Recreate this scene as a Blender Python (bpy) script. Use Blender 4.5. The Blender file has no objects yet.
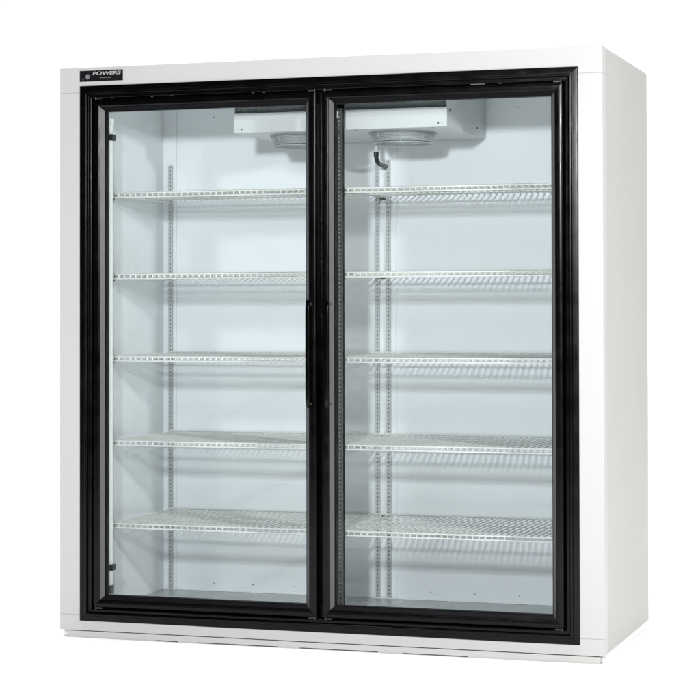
import bpy, bmesh, math, random
from mathutils import Vector, Matrix
random.seed(4)
scene = bpy.context.scene
COL = scene.collection

# ------------------------------------------------------------------ camera
cam_d = bpy.data.cameras.new('camera')
cam = bpy.data.objects.new('camera', cam_d)
COL.objects.link(cam)
yaw, pitch, roll = -0.31553, 0.01497, -0.00188
fwd = Vector((math.sin(yaw)*math.cos(pitch), math.cos(yaw)*math.cos(pitch), math.sin(pitch)))
rt = Vector((math.cos(yaw), -math.sin(yaw), 0.0))
up = rt.cross(fwd)
r2 = rt*math.cos(roll) + up*math.sin(roll)
u2 = -rt*math.sin(roll) + up*math.cos(roll)
M = Matrix((r2, u2, -fwd)).transposed().to_4x4()
M.translation = Vector((3.2511, -6.6210, 1.1196))
cam.matrix_world = M
cam_d.sensor_width = 36
cam_d.lens = 105.125
cam_d.shift_y = -0.0948
cam_d.clip_end = 200
scene.camera = cam

# ------------------------------------------------------------------ view, world, lamps
scene.view_settings.view_transform = 'Standard'
scene.view_settings.look = 'None'
scene.view_settings.exposure = 0.0
scene.view_settings.gamma = 1.0
scene.cycles.max_bounces = 12
scene.cycles.transparent_max_bounces = 24
scene.cycles.use_denoising = True
scene.cycles.sample_clamp_indirect = 6

world = bpy.data.worlds.new('World')
scene.world = world
world.use_nodes = True
nt = world.node_tree
nt.nodes.clear()
# white seamless studio: a bright sweep behind the cabinet, an added glow overhead, a dark room behind the camera
w_out = nt.nodes.new('ShaderNodeOutputWorld')
w_bg = nt.nodes.new('ShaderNodeBackground')
w_tc = nt.nodes.new('ShaderNodeTexCoord')
w_sep = nt.nodes.new('ShaderNodeSeparateXYZ')
w_back = nt.nodes.new('ShaderNodeMapRange'); w_back.interpolation_type = 'SMOOTHSTEP'
w_back.inputs['From Min'].default_value = 0.15; w_back.inputs['From Max'].default_value = 0.75
w_back.inputs['To Min'].default_value = 0.03; w_back.inputs['To Max'].default_value = 1.12
w_bg.inputs['Color'].default_value = (1.0, 1.0, 1.0, 1)
nt.links.new(w_tc.outputs['Generated'], w_sep.inputs[0])
nt.links.new(w_sep.outputs['Y'], w_back.inputs['Value'])
w_up = nt.nodes.new('ShaderNodeMapRange'); w_up.interpolation_type = 'SMOOTHSTEP'     # added overhead glow above the rear half, lifts the far floor
w_up.inputs['From Min'].default_value = 0.55; w_up.inputs['From Max'].default_value = 0.75
w_up.inputs['To Min'].default_value = 0.0; w_up.inputs['To Max'].default_value = 3.0
w_half = nt.nodes.new('ShaderNodeMapRange')
w_half.inputs['From Min'].default_value = -0.08; w_half.inputs['From Max'].default_value = 0.18
w_mul = nt.nodes.new('ShaderNodeMath'); w_mul.operation = 'MULTIPLY'
w_sum = nt.nodes.new('ShaderNodeMath'); w_sum.operation = 'ADD'
nt.links.new(w_sep.outputs['Y'], w_half.inputs['Value'])
nt.links.new(w_sep.outputs['Z'], w_up.inputs['Value'])
nt.links.new(w_half.outputs[0], w_mul.inputs[0])
nt.links.new(w_up.outputs[0], w_mul.inputs[1])
nt.links.new(w_back.outputs[0], w_sum.inputs[0])
nt.links.new(w_mul.outputs[0], w_sum.inputs[1])
nt.links.new(w_sum.outputs[0], w_bg.inputs['Strength'])
nt.links.new(w_bg.outputs[0], w_out.inputs[0])

def studio_lamp(name, loc, target, size, energy, color):
    d = bpy.data.lights.new(name, 'AREA')
    d.shape = 'DISK'; d.size = size; d.energy = energy; d.color = color
    o = bpy.data.objects.new(name, d)
    COL.objects.link(o)
    o.location = loc
    o.rotation_euler = (Vector(target)-Vector(loc)).to_track_quat('-Z', 'Y').to_euler()
    return o
studio_lamp('flash_head', (1.85, -5.3, 2.12), (0.98, 0.3, 1.0), 0.27, 204, (0.97, 0.985, 1.0))
studio_lamp('strobe_head', (4.46, -2.65, 2.20), (1.0, 0.3, 0.9), 0.25, 90, (1.0, 0.985, 0.96))

studio_lamp('added_floor_fill', (1.2, -1.6, 14.0), (1.2, -1.0, 0.0), 4.0, 1050, (1.0, 1.0, 1.0))  # added unseen lamp high above, lifts the front floor to white

# ------------------------------------------------------------------ dimensions (metres)
W, H, D = 1.962, 2.0, 0.843
IX0, IX1 = 0.079, 1.883          # liner faces
YB = 0.75                        # face of the rear liner
ZF, ZC = 0.050, 1.930            # inside floor and ceiling
GROUND = -0.0265

# ------------------------------------------------------------------ materials
def principled(name, color, rough=0.5, metal=0.0, spec=0.5, coat=0.0):
    m = bpy.data.materials.new(name)
    m.use_nodes = True
    b = m.node_tree.nodes['Principled BSDF']
    b.inputs['Base Color'].default_value = (*color, 1)
    b.inputs['Roughness'].default_value = rough
    b.inputs['Metallic'].default_value = metal
    b.inputs['Specular IOR Level'].default_value = spec
    b.inputs['Coat Weight'].default_value = coat
    return m, m.node_tree, b

def vary(nt, b, color, amount, scale, rough=None, rough_amt=0.0, bump=0.0, bump_scale=None, stretch=None):
    """soft wear and unevenness: noise on colour, gloss and height"""
    tc = nt.nodes.new('ShaderNodeTexCoord')
    mp = nt.nodes.new('ShaderNodeMapping')
    nt.links.new(tc.outputs['Object'], mp.inputs['Vector'])
    if stretch: mp.inputs['Scale'].default_value = stretch
    n = nt.nodes.new('ShaderNodeTexNoise')
    n.inputs['Scale'].default_value = scale; n.inputs['Detail'].default_value = 5
    nt.links.new(mp.outputs[0], n.inputs['Vector'])
    mix = nt.nodes.new('ShaderNodeMix'); mix.data_type = 'RGBA'
    mix.inputs['A'].default_value = (*[c*(1-amount) for c in color], 1)
    mix.inputs['B'].default_value = (*[min(1, c*(1+amount)) for c in color], 1)
    nt.links.new(n.outputs['Fac'], mix.inputs['Factor'])
    nt.links.new(mix.outputs['Result'], b.inputs['Base Color'])
    if rough is not None:
        mr = nt.nodes.new('ShaderNodeMapRange')
        mr.inputs['From Min'].default_value = 0.3; mr.inputs['From Max'].default_value = 0.7
        mr.inputs['To Min'].default_value = rough-rough_amt; mr.inputs['To Max'].default_value = rough+rough_amt
        nt.links.new(n.outputs['Fac'], mr.inputs['Value'])
        nt.links.new(mr.outputs[0], b.inputs['Roughness'])
    if bump:
        n2 = nt.nodes.new('ShaderNodeTexNoise')
        n2.inputs['Scale'].default_value = bump_scale or scale; n2.inputs['Detail'].default_value = 2
        nt.links.new(mp.outputs[0], n2.inputs['Vector'])
        bp = nt.nodes.new('ShaderNodeBump')
        bp.inputs['Strength'].default_value = bump; bp.inputs['Distance'].default_value = 0.01
        nt.links.new(n2.outputs['Fac'], bp.inputs['Height'])
        nt.links.new(bp.outputs[0], b.inputs['Normal'])

def make(name, color, rough=0.5, metal=0.0, spec=0.5, coat=0.0, amount=0.03, scale=4.0, rough_amt=0.05, bump=0.0, bump_scale=None, stretch=None):
    m, nt, b = principled(name, color, rough, metal, spec, coat)
    vary(nt, b, color, amount, scale, rough, rough_amt, bump, bump_scale, stretch)
    return m

MAT = {
    'paint':  make('white enamel paint', (0.48, 0.48, 0.478), 0.42, spec=0.35, amount=0.012, scale=2.5, bump=0.02, bump_scale=3),
    'side':   make('white embossed side sheet', (0.445, 0.44, 0.427), 0.5, spec=0.3, amount=0.02, scale=3.0, bump=0.05, bump_scale=60),
    'liner':  make('white liner sheet', (0.81, 0.842, 0.855), 0.16, spec=0.5, amount=0.015, scale=3.0, bump=0.035, bump_scale=5),
    'floor':  make('dull metal floor sheet', (0.44, 0.46, 0.455), 0.30, metal=0.3, amount=0.08, scale=9.0, rough_amt=0.08, bump=0.03, bump_scale=12),
    'black':  make('black painted frame', (0.0010, 0.0010, 0.0013), 0.23, spec=0.18, amount=0.2, scale=14.0, rough_amt=0.06),
    'rubber': make('dark door gasket', (0.002, 0.002, 0.003), 0.5, spec=0.1, amount=0.2, scale=20.0),
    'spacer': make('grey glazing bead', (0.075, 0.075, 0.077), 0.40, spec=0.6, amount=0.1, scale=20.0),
    'wire':   make('white coated wire', (0.68, 0.69, 0.655), 0.32, spec=0.5, amount=0.03, scale=30.0),
    'post':   make('zinc shelf upright', (0.52, 0.54, 0.54), 0.40, metal=0.5, amount=0.04, scale=15.0),
    'unit':   make('white evaporator casing', (0.55, 0.57, 0.57), 0.4, amount=0.02, scale=5.0, bump=0.02, bump_scale=6),
    'steel':  make('dull steel', (0.15, 0.15, 0.145), 0.35, metal=0.9, amount=0.1, scale=30.0),
    'hinge':  make('dark worn steel', (0.05, 0.05, 0.048), 0.4, metal=0.6, amount=0.3, scale=80.0),
    'guard':  make('pale fan guard', (0.46, 0.49, 0.49), 0.36, metal=0.25, amount=0.05, scale=30.0),
    'dark':   make('dark plastic', (0.012, 0.013, 0.014), 0.4, amount=0.2, scale=30.0),
    'slot':   make('shaded slot', (0.16, 0.165, 0.165), 0.6, amount=0.2, scale=60.0),
    'channel': make('shade toned slotted channel', (0.15, 0.155, 0.145), 0.45, metal=0.2, amount=0.2, scale=30.0),
    'coil':   make('grey coil fins', (0.50, 0.54, 0.52), 0.5, metal=0.0, amount=0.1, scale=40.0),
    'tube':   make('white lamp diffuser', (0.90, 0.91, 0.87), 0.35, amount=0.02, scale=20.0),
    'plate':  make('black badge plate', (0.006, 0.006, 0.008), 0.3, amount=0.2, scale=30.0),
    'letter': make('silver lettering', (0.36, 0.36, 0.35), 0.4, amount=0.05, scale=60.0),
    'mark':   make('grey printed mark', (0.16, 0.17, 0.17), 0.5, amount=0.1, scale=60.0),
    'faint':  make('dim silver print', (0.13, 0.14, 0.145), 0.5, amount=0.05, scale=60.0),
    'base':   make('white base rail', (0.82, 0.82, 0.815), 0.5, amount=0.02, scale=6.0),
    'rail':   make('off white base rail', (0.50, 0.495, 0.485), 0.5, amount=0.03, scale=12.0),
    'ground': make('white studio floor', (0.95, 0.95, 0.95), 0.9, spec=0.1, amount=0.006, scale=1.0),
}
def glass_material():
    m = bpy.data.materials.new('tinted door glass')
    m.use_nodes = True
    nt = m.node_tree; nt.nodes.clear()
    out = nt.nodes.new('ShaderNodeOutputMaterial')
    tr = nt.nodes.new('ShaderNodeBsdfTransparent'); tr.inputs[0].default_value = (0.963, 0.978, 0.983, 1)
    gl = nt.nodes.new('ShaderNodeBsdfGlossy'); gl.inputs['Roughness'].default_value = 0.01
    fr = nt.nodes.new('ShaderNodeFresnel'); fr.inputs['IOR'].default_value = 1.22
    mx = nt.nodes.new('ShaderNodeMixShader')
    geo = nt.nodes.new('ShaderNodeNewGeometry')          # the pane is thin: reflect at its outer faces only
    inv = nt.nodes.new('ShaderNodeMath'); inv.operation = 'SUBTRACT'; inv.inputs[0].default_value = 1.0
    mul = nt.nodes.new('ShaderNodeMath'); mul.operation = 'MULTIPLY'
    nt.links.new(geo.outputs['Backfacing'], inv.inputs[1])
    nt.links.new(inv.outputs[0], mul.inputs[0]); nt.links.new(fr.outputs[0], mul.inputs[1])
    nt.links.new(mul.outputs[0], mx.inputs[0])
    nt.links.new(tr.outputs[0], mx.inputs[1]); nt.links.new(gl.outputs[0], mx.inputs[2])
    nt.links.new(mx.outputs[0], out.inputs[0])
    return m
MAT['glass'] = glass_material()

# ------------------------------------------------------------------ mesh helpers
def obj(name, bm, mat, parent=None, bevel=0.0, smooth=30, label=None):
    if bevel:
        bmesh.ops.bevel(bm, geom=[e for e in bm.edges if e.calc_face_angle(0) > 0.5], offset=bevel, segments=2, profile=0.6, affect='EDGES', clamp_overlap=True)
    bmesh.ops.recalc_face_normals(bm, faces=bm.faces)
    me = bpy.data.meshes.new(name)
    bm.to_mesh(me); bm.free()
    if smooth:
        me.polygons.foreach_set('use_smooth', [True]*len(me.polygons))
        me.set_sharp_from_angle(angle=math.radians(smooth))
    o = bpy.data.objects.new(name, me)
    COL.objects.link(o)
    me.materials.append(mat)
    if parent: o.parent = parent
    if label: o['label'] = label
    return o

def box(bm, x0, x1, y0, y1, z0, z1):
    v = [bm.verts.new((x, y, z)) for x in (x0, x1) for y in (y0, y1) for z in (z0, z1)]
    for f in ((0,1,3,2), (4,6,7,5), (0,4,5,1), (2,3,7,6), (0,2,6,4), (1,5,7,3)):
        bm.faces.new([v[i] for i in f])
    return bm

def boxes(*bs):
    bm = bmesh.new()
    for b in bs: box(bm, *b)
    return bm

def tube(bm, pts, r, n=6, caps=True):
    pts = [Vector(p) for p in pts]
    rings = []
    prev = None
    for i, p in enumerate(pts):
        if i == 0: t = pts[1]-p
        elif i == len(pts)-1: t = p-pts[i-1]
        else: t = (p-pts[i-1]).normalized() + (pts[i+1]-p).normalized()
        t.normalize()
        if prev is None:
            a = Vector((0,0,1)) if abs(t.z) < 0.9 else Vector((1,0,0))
            u = t.cross(a).normalized()
        else:
            u = (prev - t*prev.dot(t)).normalized()
        prev = u
        w = t.cross(u)
        rr = r[i] if isinstance(r, (list, tuple)) else r
        rings.append([bm.verts.new(p + (u*math.cos(2*math.pi*k/n) + w*math.sin(2*math.pi*k/n))*rr) for k in range(n)])
    for a, b in zip(rings, rings[1:]):
        for k in range(n):
            bm.faces.new((a[k], a[(k+1) % n], b[(k+1) % n], b[k]))
    if caps:
        bm.faces.new(rings[0][::-1]); bm.faces.new(rings[-1])
    return bm

def fillet(profile, radii, seg=4):
    """round the corners of a closed 2-D polygon"""
    out = []
    n = len(profile)
    for i in range(n):
        p = Vector(profile[i]); a = Vector(profile[i-1]); b = Vector(profile[(i+1) % n])
        r = radii[i] if isinstance(radii, (list, tuple)) else radii
        if r <= 0:
            out.append(p); continue
        da = (a-p); db = (b-p)
        r = min(r, da.length*0.45, db.length*0.45)
        pa = p+da.normalized()*r; pb = p+db.normalized()*r
        for k in range(seg+1):
            t = k/seg
            out.append(pa*(1-t)**2 + p*2*t*(1-t) + pb*t*t)
    return out

def mitred_rail(rect, side, profile, gap=0.0005):
    """one rail of a mitred frame; profile = closed polygon of (inward offset, depth y)"""
    x0, x1, z0, z1 = rect
    bm = bmesh.new()
    A, B = [], []
    for s, y in profile:
        if side == 'l':   a, b = (x0+s, y, z0+s+gap), (x0+s, y, z1-s-gap)
        elif side == 'r': a, b = (x1-s, y, z0+s+gap), (x1-s, y, z1-s-gap)
        elif side == 'b': a, b = (x0+s+gap, y, z0+s), (x1-s-gap, y, z0+s)
        else:             a, b = (x0+s+gap, y, z1-s), (x1-s-gap, y, z1-s)
        A.append(bm.verts.new(a)); B.append(bm.verts.new(b))
    n = len(A)
    for i in range(n):
        bm.faces.new((A[i], A[(i+1) % n], B[(i+1) % n], B[i]))
    bm.faces.new(A); bm.faces.new(B[::-1])
    return bm

def merge(dst, src):
    me = bpy.data.meshes.new('tmp'); src.to_mesh(me); src.free()
    dst.from_mesh(me); bpy.data.meshes.remove(me)

def mitred_frame(rect, profile, gap=0.0004):
    bm = bmesh.new()
    for s in 'lrbt': merge(bm, mitred_rail(rect, s, profile, gap))
    return bm

def screw(bm, c, axis, r=0.004, h=0.002, n=10):
    c = Vector(c); axis = Vector(axis).normalized()
    tube(bm, [c, c+axis*h*0.6, c+axis*h], [r, r, r*0.7], n)

# ------------------------------------------------------------------ studio floor
g = bmesh.new()
S = 30
g.faces.new([g.verts.new(p) for p in ((-S, -4.2, GROUND), (S, -4.2, GROUND), (S, S, GROUND), (-S, S, GROUND))])
ground = obj('floor', g, MAT['ground'], smooth=0)
ground['kind'] = 'structure'

# ------------------------------------------------------------------ the cooler
cooler = bpy.data.objects.new('display_cooler', None)
COL.objects.link(cooler)
cooler.location = (0, 0, GROUND)
cooler['label'] = 'tall white two-door glass display cooler with black door frames and wire shelves'
cooler['category'] = 'display cooler'
bpy.context.view_layer.update()
ROOT = cooler
_obj = obj
def part(name, bm, mat, parent=None, **k):
    """a part in world coordinates under the cooler or under one of its parts"""
    o = _obj(name, bm, mat, parent or ROOT, **k)
    if parent is None:
        o.location = (0, 0, -GROUND)
    return o

# --- outer cabinet
OX0, OX1, OZ0, OZ1 = 0.078, 1.881, 0.033, 1.9345        # hole in the white front that takes the black frame
SEAM = 0.0007
ZJ0, ZJ1 = 0.055, 1.911
t = 0.052
def prism(poly, y0, y1):
    """polygon in x, z carried from y0 to y1"""
    bm = bmesh.new()
    A = [bm.verts.new((x, y0, z)) for x, z in poly]
    B = [bm.verts.new((x, y1, z)) for x, z in poly]
    n = len(A)
    for i in range(n): bm.faces.new((A[i], A[(i+1) % n], B[(i+1) % n], B[i]))
    bm.faces.new(A[::-1]); bm.faces.new(B)
    return bm

part('header_panel', prism([(0, ZJ1+SEAM), (0, H), (W, H), (W, ZJ1+SEAM), (OX1, ZJ1+SEAM), (OX1, OZ1), (OX0, OZ1), (OX0, ZJ1+SEAM)], 0, t), MAT['paint'], bevel=0.0012)
part('sill_panel', prism([(0, 0), (0, ZJ0-SEAM), (OX0, ZJ0-SEAM), (OX0, OZ0), (OX1, OZ0), (OX1, ZJ0-SEAM), (W, ZJ0-SEAM), (W, 0)], 0, t), MAT['paint'], bevel=0.0012)
part('front_stile', boxes((0, OX0, 0, t, ZJ0, ZJ1)), MAT['paint'], bevel=0.0012)
part('front_stile', boxes((OX1, W, 0, t, ZJ0, ZJ1)), MAT['paint'], bevel=0.0012)
Y1 = t + 0.0006
part('side_panel', boxes((0.0006, IX0-0.003, Y1, D, 0, H-0.0006)), MAT['side'], bevel=0.001)
part('side_panel', boxes((IX1+0.003, W-0.0006, Y1, D, 0, H-0.0006)), MAT['side'], bevel=0.001)
part('roof_panel', boxes((IX0-0.0025, IX1+0.0025, Y1, D, ZC+0.004, H-0.001)), MAT['side'])
part('rear_panel', boxes((IX0-0.0025, IX1+0.0025, YB+0.004, D-0.0006, 0.0006, ZC+0.0035)), MAT['side'])
part('bottom_panel', boxes((IX0-0.0025, IX1+0.0025, Y1, YB+0.0035, 0.0006, ZF-0.004)), MAT['side'])

# --- liner: the painted sheets one sees through the glass
LY0 = 0.06
part('side_liner', boxes((IX0-0.0027, IX0, LY0, YB, ZF, ZC)), MAT['liner'])
part('side_liner', boxes((IX1, IX1+0.0027, LY0, YB, ZF, ZC)), MAT['liner'])
part('rear_liner', boxes((IX0-0.0024, IX1+0.0024, YB+0.0003, YB+0.0037, ZF-0.003, ZC+0.003)), MAT['liner'])
part('ceiling_liner', boxes((IX0-0.0024, IX1+0.0024, LY0, YB, ZC+0.0004, ZC+0.0037)), MAT['liner'])
part('floor_pan', boxes((IX0-0.0024, IX1+0.0024, LY0, YB, ZF-0.0037, ZF-0.0004)), MAT['floor'])
# cover strips over the sheet joints: rear corners, and the middle of the rear wall
XM = (IX0+IX1)/2
for x0, x1 in ((IX0+0.0005, 0.1345), (0.936, 1.031), (IX0+IX1-0.1345, IX1-0.0005)):
    part('cover_strip', boxes((x0, x1, YB-0.0035, YB-0.0002, ZF+0.004, ZC-0.002)), MAT['liner'], bevel=0.0012)
# low bright cove along the foot of the liner
part('cove_strip', boxes((0.136, 0.9345, YB-0.003, YB-0.0002, ZF+0.0002, ZF+0.006), (1.0325, 1.827, YB-0.003, YB-0.0002, ZF+0.0002, ZF+0.006)), MAT['liner'])
# small rivets in the rear sheet
for x in (0.29, 0.45, 0.62, 0.80, 1.16, 1.33, 1.50, 1.66):
    for z in (ZF+0.03, 1.885):
        rv = bmesh.new(); screw(rv, (x, YB+0.0004, z), (0, -1, 0), 0.0024, 0.0016, 8)
        part('rivet', rv, MAT['steel'])

# --- shelf uprights (slotted), each one a part
def upright_mesh(z0, z1, w=0.0165, d=0.010, slot=0.0055, pitch=0.0145, half=0.0025):
    """slotted channel facing -y, origin on its back face; the slots are real holes down its face"""
    bm = bmesh.new()
    box(bm, -w/2, -w/2+0.0016, -d, 0, z0, z1)
    box(bm, w/2-0.0016, w/2, -d, 0, z0, z1)
    a = w/2-0.0016; b = half
    box(bm, -a, -b, -d+0.0003, -d+0.0018, z0, z1)
    box(bm, b, a, -d+0.0003, -d+0.0018, z0, z1)
    z = z0
    while z < z1:
        e = min(z+pitch-slot, z1)
        box(bm, -b, b, -d+0.0003, -d+0.0018, z, e)
        z += pitch
    return bm
up0 = part('shelf_upright', upright_mesh(ZF+0.008, 1.70), MAT['post'], smooth=0)
_obj('slot_tone_strip', boxes((-0.0064, 0.0064, -0.0072, -0.0060, ZF+0.010, 1.698)), MAT['slot'], up0, smooth=0)  # dark strip, shade inside the slots put into its colour
spots = [(0.112, YB-0.004, 0), (0.957, YB-0.004, 0), (1.001, YB-0.004, 0), (IX0+IX1-0.112, YB-0.004, 0)]
def dup(o, parent=None):
    c = o.copy(); COL.objects.link(c); c.parent = parent or o.parent
    for ch in o.children:
        k = ch.copy(); COL.objects.link(k); k.parent = c
    return c
for i, (x, y, a) in enumerate(spots):
    o = up0 if i == 0 else dup(up0)
    o.location = (x, y, -GROUND)
# front uprights stand on the side liners, and back to back behind the centre mullion
fu = part('shelf_upright', upright_mesh(ZF+0.008, 1.84, w=0.015, slot=0.002), MAT['liner'], smooth=0)
fu.location = (IX0+0.0003, 0.275, -GROUND); fu.rotation_euler = (0, 0, math.radians(90))
f2 = dup(fu); f2.location = (IX1-0.0003, 0.275, -GROUND); f2.rotation_euler = (0, 0, math.radians(-90))
fc = part('shelf_upright', upright_mesh(ZF+0.008, 1.84, w=0.016, slot=0.0075, half=0.0042), MAT['channel'], smooth=0)  # dark colour stands in for shade on the post front
_obj('slot_tone_strip', boxes((-0.0062, 0.0062, -0.0046, -0.0034, ZF+0.010, 1.838)), MAT['liner'], fc, smooth=0)  # pale strip standing in for light inside the slots
fc.location = (1.0045, 0.157, -GROUND)
f4 = dup(fc); f4.location = (0.958, 0.157, -GROUND)
part('centre_post', boxes((0.948, 1.0135, 0.1575, 0.172, ZF+0.001, ZC-0.001)), MAT['rubber'])

# --- wire shelves: five on each side
SX = 0.862                                             # width
SY0, SY1 = 0.0, 0.532                                  # front to rear
def shelf_mesh():
    bm = bmesh.new()
    n = 39
    r = 0.0026
    for k in range(n):
        x = 0.004 + (SX-0.008)*k/(n-1)
        tube(bm, [(x, SY1, 0.0045), (x, SY1-0.004, 0), (x, SY0+0.006, 0), (x, SY0+0.0012, -0.002), (x, SY0, -0.008), (x, SY0, -0.018)], r, 5)
    R = 0.0035
    tube(bm, [(0, SY0-0.0035, -0.0025), (SX, SY0-0.0035, -0.0025)], R, 8)      # top and bottom of the front lip
    tube(bm, [(0, SY0-0.0035, -0.0172), (SX, SY0-0.0035, -0.0172)], R, 8)
    for y in (0.16, 0.325):
        tube(bm, [(0.001, y, -0.0042), (SX-0.001, y, -0.0042)], 0.0030, 8)      # cross rods
    tube(bm, [(0.001, SY1, 0.0068), (SX-0.001, SY1, 0.0068)], 0.0026, 8)
    for x in (0.0005, SX-0.0005):
        tube(bm, [(x, SY1+0.001, 0.006), (x, SY1-0.004, -0.0042), (x, SY0+0.004, -0.0042), (x, SY0-0.003, -0.012)], 0.003, 8)
    return bm
sh0 = part('shelf', shelf_mesh(), MAT['wire'], smooth=50)
def bracket(x, sx):
    """bent clip that hooks a shelf corner to its upright"""
    bm = bmesh.new()
    y = 0.02
    box(bm, x-0.004*sx-0.0008, x-0.004*sx+0.0008, y, y+0.035, -0.026, -0.004)
    box(bm, x-0.012, x+0.012, y+0.003, y+0.03, -0.0095, -0.0078)
    return bm
for x, sx in ((-0.012, 1), (SX+0.012, -1)):
    c = _obj('shelf_clip', bracket(x, sx), MAT['steel'], sh0)
    rb = bmesh.new()
    xx = x + 0.010*sx
    box(rb, xx-0.006, xx+0.006, SY1+0.003, SY1+0.012, -0.016, 0.001)
    _obj('shelf_clip', rb, MAT['steel'], sh0)
SHELF_Z = (1.565, 1.2685, 0.969, 0.662, 0.361)
first = True
for zi, z in enumerate(SHELF_Z):
    for side, x in (('l', 0.110), ('r', IX0+IX1-0.110-SX)):
        o = sh0 if first else dup(sh0)
        first = False
        o.location = (x, 0.204, z-GROUND)

# --- evaporator under the ceiling
EX0, EX1, EY0, EZ0 = 0.588, 1.377, 0.205, 1.770
ev = part('evaporator', boxes((EX0+0.0015, EX1-0.0015, EY0+0.046, YB-0.006, EZ0+0.0022, ZC-0.002)), MAT['unit'], bevel=0.002)
_obj('front_cover', boxes((EX0-0.0004, EX1+0.0004, EY0-0.002, EY0+0.0006, EZ0-0.0005, EZ0+0.068)), MAT['unit'], ev, bevel=0.0008)
_obj('drip_tray', boxes((EX0+0.0004, EX1-0.0004, EY0+0.0008, YB-0.0065, EZ0, EZ0+0.0018)), MAT['unit'], ev)
for x0, x1 in ((EX0, EX0+0.0013), (EX1-0.0013, EX1)):
    _obj('end_plate', boxes((x0, x1, EY0+0.0010, YB-0.0062, EZ0+0.0002, ZC-0.0015)), MAT['unit'], ev)
fins = bmesh.new()
x = EX0+0.004
while x < EX1-0.004:
    box(fins, x, x+0.0012, EY0+0.018, EY0+0.0455, EZ0+0.004, ZC-0.004); x += 0.0045
box(fins, EX0+0.003, EX1-0.003, EY0+0.034, EY0+0.0452, EZ0+0.004, ZC-0.004)
_obj('coil', fins, MAT['coil'], ev, smooth=0)
heads = [((x, EY0-0.002, EZ0+0.012), (0, -1, 0), 0.0026) for x in (EX0+0.03, EX1-0.03, XM-0.02)]
heads += [((EX1, 0.245, 1.83), (1, 0, 0), 0.007), ((EX1, 0.62, 1.80), (1, 0, 0), 0.003)]
heads += [((x, EY0+0.03, EZ0+0.002), (0, 0, -1), 0.004) for x in (EX0+0.06, EX1-0.06, EX0+0.36, EX1-0.34)]
for c, ax, r in heads:
    sc = bmesh.new(); screw(sc, c, ax, r, 0.003, 10)
    _obj('screw', sc, MAT['dark'], ev)
def fan_guard(cx, cy):
    bm = bmesh.new()
    R0, R1, hgt = 0.122, 0.104, 0.036
    def ring(r, z, w=0.0016):
        pts = [(cx+r*math.cos(a), cy+r*math.sin(a), z) for a in [2*math.pi*k/40 for k in range(41)]]
        tube(bm, pts, w, 5, caps=False)
    for k in range(8):
        q = k/7
        ring(R0+(R1-R0)*q**0.8, EZ0-0.002-hgt*q, 0.0015)
    for k in range(7):
        ring(R1*(1-0.8*k/6), EZ0-0.002-hgt-0.001, 0.0013)
    for k in range(8):
        a = 2*math.pi*k/8+0.2
        c, s = math.cos(a), math.sin(a)
        tube(bm, [(cx+c*R0, cy+s*R0, EZ0+0.001), (cx+c*R1, cy+s*R1, EZ0-0.002-hgt+0.002), (cx+c*0.02, cy+s*0.02, EZ0-0.004-hgt)], 0.0013, 5)
    return bm
def fan_rotor(cx, cy):
    bm = bmesh.new()
    tube(bm, [(cx, cy, EZ0-0.032), (cx, cy, EZ0-0.028), (cx, cy, EZ0-0.006)], [0.028, 0.034, 0.034], 20)
    for k in range(5):
        a = 2*math.pi*k/5+0.3
        grid = []
        for i in range(5):
            row = []
            rr = 0.032+0.062*i/4
            for j in range(5):
                b = a + (j-2)*0.17*(1-0.08*i)
                z = EZ0-0.016+(j-2)*0.005
                row.append((cx+rr*math.cos(b), cy+rr*math.sin(b), z))
            grid.append(row)
        for dz in (0, 0.0014):
            vs = [[bm.verts.new((p[0], p[1], p[2]+dz)) for p in row] for row in grid]
            for i in range(4):
                for j in range(4):
                    bm.faces.new((vs[i][j], vs[i+1][j], vs[i+1][j+1], vs[i][j+1]))
    return bm
for cx in (0.783, 1.160):
    cy = 0.40
    pl_ = bmesh.new()
    tube(pl_, [(cx, cy, EZ0-0.001), (cx, cy, EZ0+0.0015)], 0.116, 40)
    ring = _obj('fan_opening', pl_, MAT['dark'], ev)
    sh = bmesh.new()
    ra = [[sh.verts.new((cx+r*math.cos(2*math.pi*k/40), cy+r*math.sin(2*math.pi*k/40), z)) for k in range(40)] for r, z in ((0.117, EZ0-0.002), (0.100, EZ0-0.030), (0.094, EZ0-0.030), (0.111, EZ0-0.002))]
    for a_, b_ in zip(ra, ra[1:]):
        for k in range(40): sh.faces.new((a_[k], a_[(k+1) % 40], b_[(k+1) % 40], b_[k]))
    _obj('fan_shroud', sh, MAT['guard'], ev)
    _obj('fan_guard', fan_guard(cx, cy), MAT['guard'], ev, smooth=60)
    _obj('fan', fan_rotor(cx, cy), MAT['steel'], ev)
# drain pipe out of the unit and the dark hose elbow into the rear wall
dp = bmesh.new()
tube(dp, [(0.997, 0.60, EZ0+0.001), (0.997, 0.60, 1.714)], 0.0065, 12)
tube(dp, [(0.997, 0.60, 1.742), (0.997, 0.60, 1.730)], 0.0085, 12)
drain = part('drain_pipe', dp, MAT['unit'])
dh = bmesh.new()
pts = []
for k in range(13):
    q = k/12
    a = (0.997, 0.60, 1.716); b = (0.995, 0.602, 1.672); c2 = (0.995, 0.660, 1.676); d2 = (0.994, 0.7450, 1.676)
    pts.append(tuple((1-q)**3*a[i]+3*q*(1-q)**2*b[i]+3*q*q*(1-q)*c2[i]+q**3*d2[i] for i in range(3)))
tube(dh, pts, 0.0082, 12)
tube(dh, [(pts[0][0], pts[0][1], pts[0][2]+0.004), (pts[0][0], pts[0][1], pts[0][2]-0.012)], 0.0095, 12)
screw(dh, (0.994, 0.7455, 1.676), (0, -1, 0.1), 0.012, 0.006, 16)
_obj('hose', dh, MAT['dark'], drain)

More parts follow.
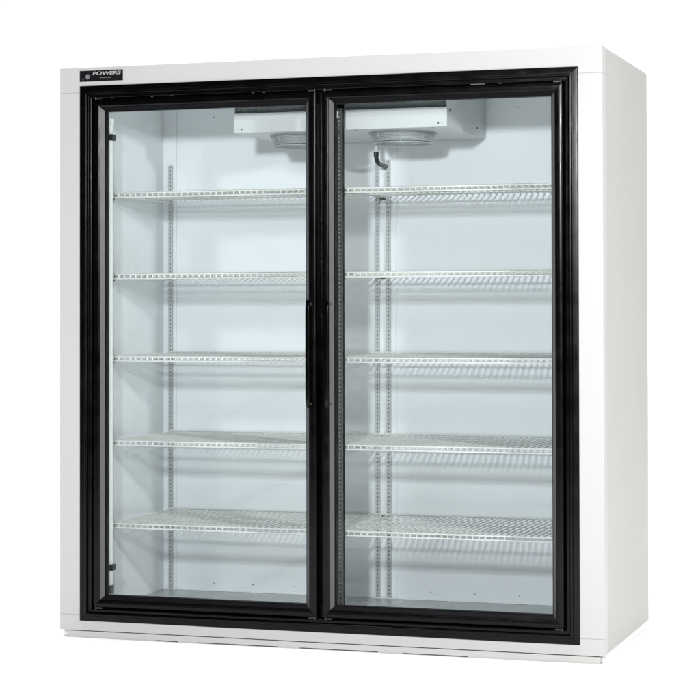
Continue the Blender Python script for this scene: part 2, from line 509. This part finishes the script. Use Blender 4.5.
# --- upright lamp fittings inside the jambs and behind the mullion
def lamp_mesh():
    bm = bmesh.new()
    prof = fillet([(-0.008, 0.012), (-0.008, -0.010), (0.008, -0.010), (0.008, 0.012)], 0.006, 4)
    A = [bm.verts.new((x, y, 0.150)) for x, y in prof]; B = [bm.verts.new((x, y, 1.800)) for x, y in prof]
    n = len(A)
    for i in range(n): bm.faces.new((A[i], A[(i+1) % n], B[(i+1) % n], B[i]))
    bm.faces.new(A[::-1]); bm.faces.new(B)
    return bm
lamp = part('light_fitting', lamp_mesh(), MAT['tube'])
_obj('end_cap', boxes((-0.009, 0.010, -0.013, 0.013, 0.120, 0.1495), ), MAT['spacer'], lamp, bevel=0.002)
_obj('end_cap', boxes((-0.009, 0.010, -0.013, 0.013, 1.8005, 1.825), ), MAT['tube'], lamp, bevel=0.002)
for z in (0.214, 1.757):
    cl = boxes((-0.010, 0.017, -0.014, 0.014, z-0.011, z+0.011))
    _obj('clip', cl, MAT['dark'], lamp, bevel=0.003)
lamp.location = (0.1495, 0.098, -GROUND)
l2 = dup(lamp); l2.location = (1.000, 0.098, -GROUND)
l3 = dup(lamp); l3.location = (IX0+IX1-0.1495, 0.098, -GROUND)

# --- outer black frame in the white front, four mitred rails with a ridge
frame_rect = (OX0+0.0006, OX1-0.0006, OZ0+0.0006, OZ1-0.0006)
prof = fillet([(0, 0.058), (0, -0.004), (0.0190, -0.004), (0.0205, -0.011), (0.0305, -0.011), (0.0325, 0.000), (0.0445, 0.000), (0.0473, 0.010), (0.0475, 0.058)],
              [0, 0.003, 0.001, 0.0045, 0.0045, 0.001, 0.0055, 0.002, 0], 6)
fr = part('outer_frame', mitred_rail(frame_rect, 'l', prof), MAT['black'], smooth=60)
for s in 'rbt':
    _obj('frame_rail', mitred_rail(frame_rect, s, prof), MAT['black'], fr, smooth=60)
# dark recess behind the doors: frame jambs, mullion and a magnetic stop
FX0, FX1, FZ0, FZ1 = OX0+0.0485, OX1-0.0485, OZ0+0.0455, OZ1-0.0485
part('door_stop', mitred_frame((OX0+0.0475, OX1-0.0475, OZ0+0.048, OZ1-0.048), [(0.0006, 0.040), (0.038, 0.040), (0.038, 0.0585), (0.0006, 0.0585)]), MAT['rubber'], smooth=0)
ml = boxes((0.955, 1.006, 0.040, 0.0585, OZ0+0.087, OZ1-0.087))
part('mullion', ml, MAT['black'], bevel=0.002)
part('liner_trim', mitred_frame((OX0+0.002, OX1-0.002, OZ0-0.020, OZ1-0.0055), [(0.0, 0.0590), (0.078, 0.0590), (0.078, 0.0635), (0.0, 0.0635)]), MAT['liner'], smooth=0)

# --- the two doors
def door(x0, x1, hinge_left):
    z0, z1 = 0.085, 1.8825
    rect = (x0, x1, z0, z1)
    prof = fillet([(0, 0.034), (0, -0.0075), (0.0100, -0.0085), (0.0215, -0.0075), (0.0245, -0.0045), (0.0255, -0.0045), (0.0375, 0.0075), (0.0375, 0.034)],
                  [0, 0.0060, 0.003, 0.0045, 0.001, 0.001, 0.0005, 0], 6)
    d = part('door', mitred_rail(rect, 'l', prof), MAT['black'], smooth=50)
    for s in 'rbt':
        _obj('door_rail', mitred_rail(rect, s, prof), MAT['black'], d, smooth=50)
    # glazing bead, lamp sheen put into the grey of its vertical runs, and the dark spacer round the sealed unit
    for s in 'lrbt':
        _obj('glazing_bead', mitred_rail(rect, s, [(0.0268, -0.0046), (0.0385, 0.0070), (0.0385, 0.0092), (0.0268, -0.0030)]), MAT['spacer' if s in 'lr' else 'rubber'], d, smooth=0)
    _obj('gasket', mitred_frame(rect, [(0.0378, 0.0100), (0.0415, 0.0100), (0.0415, 0.0335), (0.0378, 0.0335)]), MAT['rubber'], d, smooth=0)
    _obj('glass_pane', boxes((x0+0.0416, x1-0.0416, 0.016, 0.020, z0+0.0416, z1-0.0416)), MAT['glass'], d, smooth=0)
    # pull handle on the stile beside the mullion
    hx = x1-0.0255 if hinge_left else x0+0.0215
    hb = bmesh.new()
    hz0, hz1 = 0.799, 1.169
    pr = fillet([(-0.008, -0.009), (-0.0085, -0.024), (0.0045, -0.027), (0.0085, -0.021), (0.0065, -0.009)], [0.001, 0.004, 0.005, 0.004, 0.001], 4)
    zs = [hz0, hz0+0.006, hz0+0.03, hz0+0.08, (hz0+hz1)/2, hz1-0.08, hz1-0.03, hz1-0.006, hz1]
    sc_ = [0.55, 0.82, 0.96, 1.0, 1.0, 1.0, 0.96, 0.82, 0.55]
    rows = []
    for z, k in zip(zs, sc_):
        rows.append([hb.verts.new((hx+p[0]*min(1, k*1.05), -0.0085+(p[1]+0.009)*k, z)) for p in pr])
    n = len(pr)
    for a, b in zip(rows, rows[1:]):
        for i in range(n): hb.faces.new((a[i], a[(i+1) % n], b[(i+1) % n], b[i]))
    hb.faces.new(rows[0]); hb.faces.new(rows[-1])
    h = _obj('handle', hb, MAT['black'], d, smooth=40)
    for z in (hz0+0.014, hz1-0.014):
        fx = boxes((hx+0.0066, hx+0.0110, -0.0125, -0.0078, z-0.004, z+0.004))
        o = _obj('handle_bracket', fx, MAT['hinge'], d, bevel=0.0008)
    return d
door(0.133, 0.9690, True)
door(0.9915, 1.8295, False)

# --- door hardware in the channel above and below the doors
hw = bmesh.new()
for xa, xb in ((0.150, 0.930), (1.030, 1.815)):
    tube(hw, [(xa, 0.006, 1.8855), (xb, 0.006, 1.8855)], 0.0026, 8)
rod = part('torque_rod', hw, MAT['black'])
for x in (0.203, 0.357, 0.433, 0.737, 0.778, 1.617):
    ht = bmesh.new()
    tube(ht, [(x-0.004, 0.002, 1.8885), (x+0.004, 0.002, 1.8885)], [0.0024, 0.0030], 10)
    _obj('rod_fixing', ht, MAT['steel'], rod)
for x0, x1 in ((1.515, 1.565), (0.405, 0.430)):
    _obj('rod_fixing', boxes((x0, x1, 0.001, 0.004, 1.8872, 1.8890)), MAT['steel'], rod, bevel=0.0006)
def hinge(bm, x, z, s, up):
    """flat leaf with a knuckle and a pin head, one bent piece"""
    x0, x1 = (x-0.024, x+0.003) if s > 0 else (x-0.003, x+0.024)
    box(bm, x0, x1, 0.0005, 0.006, z-0.0022, z+0.0022)
    tube(bm, [(x, 0.001, z-0.0045), (x, 0.001, z+0.0045)], 0.0034, 10)
for x, z, s, u in ((0.140, 1.8875, -1, 1), (1.822, 1.8875, 1, 1), (0.140, 0.0805, -1, 0), (1.822, 0.0805, 1, 0), (0.962, 0.0800, 1, 0), (0.999, 0.0800, -1, 0), (0.962, 1.888, 1, 1), (0.999, 1.888, -1, 1)):
    b = bmesh.new(); hinge(b, x, z, s, u)
    part('hinge', b, MAT['hinge'])

# --- maker's badge on the header board
bd = boxes((0.0785, 0.2455, -0.0022, -0.0002, 1.9495, 1.9880))
badge = part('badge', bd, MAT['plate'], bevel=0.0005)
def text_mesh(s, size, x, z, y, ext, shear=0.0, sx=1.0):
    cu = bpy.data.curves.new('t', 'FONT')
    cu.body = s; cu.size = size; cu.extrude = ext; cu.shear = shear; cu.offset = 0.0004 if size > 0.01 else 0.0001
    o = bpy.data.objects.new('t', cu)
    COL.objects.link(o)
    bpy.context.view_layer.update()
    dg = bpy.context.evaluated_depsgraph_get()
    me = bpy.data.meshes.new_from_object(o.evaluated_get(dg))
    bpy.data.objects.remove(o); bpy.data.curves.remove(cu)
    w0 = max(v.co.x for v in me.vertices)
    bm = bmesh.new(); bm.from_mesh(me); bpy.data.meshes.remove(me)
    for v in bm.verts:
        v.co = Vector((x+v.co.x*sx/w0, y-v.co.z, z+v.co.y))
    return bm
_obj('lettering', text_mesh('POWERS', 0.0155, 0.128, 1.9725, -0.0026, 0.0003, 0.12, 0.110), MAT['letter'], badge, smooth=0)
fl = bmesh.new()
for x0, x1 in ((0.157, 0.163), (0.165, 0.171), (0.1725, 0.1775), (0.1795, 0.186), (0.1875, 0.193), (0.1945, 0.2)):
    box(fl, x0, x1, -0.0028, -0.0021, 1.9605, 1.9640)
_obj('small_print', fl, MAT['faint'], badge, smooth=0)
# emblem: a six-armed star in a rough square, small mark to its left
em = bmesh.new()
cx, cz = 0.1095, 1.9665
for k in range(6):
    a = math.pi*k/6
    c, s = math.cos(a)*0.0095, math.sin(a)*0.0095
    n_ = Vector((-math.sin(a), 0, math.cos(a)))*0.0011
    p, q = Vector((cx-c, -0.0026, cz-s)), Vector((cx+c, -0.0026, cz+s))
    yy = Vector((0, -0.00025-0.00003*k, 0))
    vs = [em.verts.new(v) for v in (p-n_+yy, q-n_+yy, q+n_+yy, p+n_+yy)]
    em.faces.new(vs)
for i in range(8):
    a = math.pi/4*i
    tube(em, [(cx+math.cos(a)*0.0060, -0.0024, cz+math.sin(a)*0.0060), (cx+math.cos(a)*0.0060, -0.0031, cz+math.sin(a)*0.0060)], 0.0017, 8)
box(em, 0.0895, 0.0935, -0.0027, -0.0021, 1.9555, 1.9595)
_obj('emblem', em, MAT['mark'], badge, smooth=0)

# --- base rail under the sill, standing on thin packing pieces
part('base_rail', boxes((0.033, 1.948, 0.002, 0.03, -0.0222, -0.0035)), MAT['rail'], bevel=0.001)
part('plinth', boxes((0.0022, W-0.0018, 0.032, D-0.003, GROUND+0.0005, -0.0004)), MAT['base'])
pk = [(0.036, 0.37), (0.452, 0.53), (0.825, 0.905), (1.185, 1.272), (1.50, 1.945)]
for a, b in pk:
    part('packing_piece', boxes((a, b, 0.003, 0.031, GROUND+0.0003, -0.0224)), MAT['rail'])
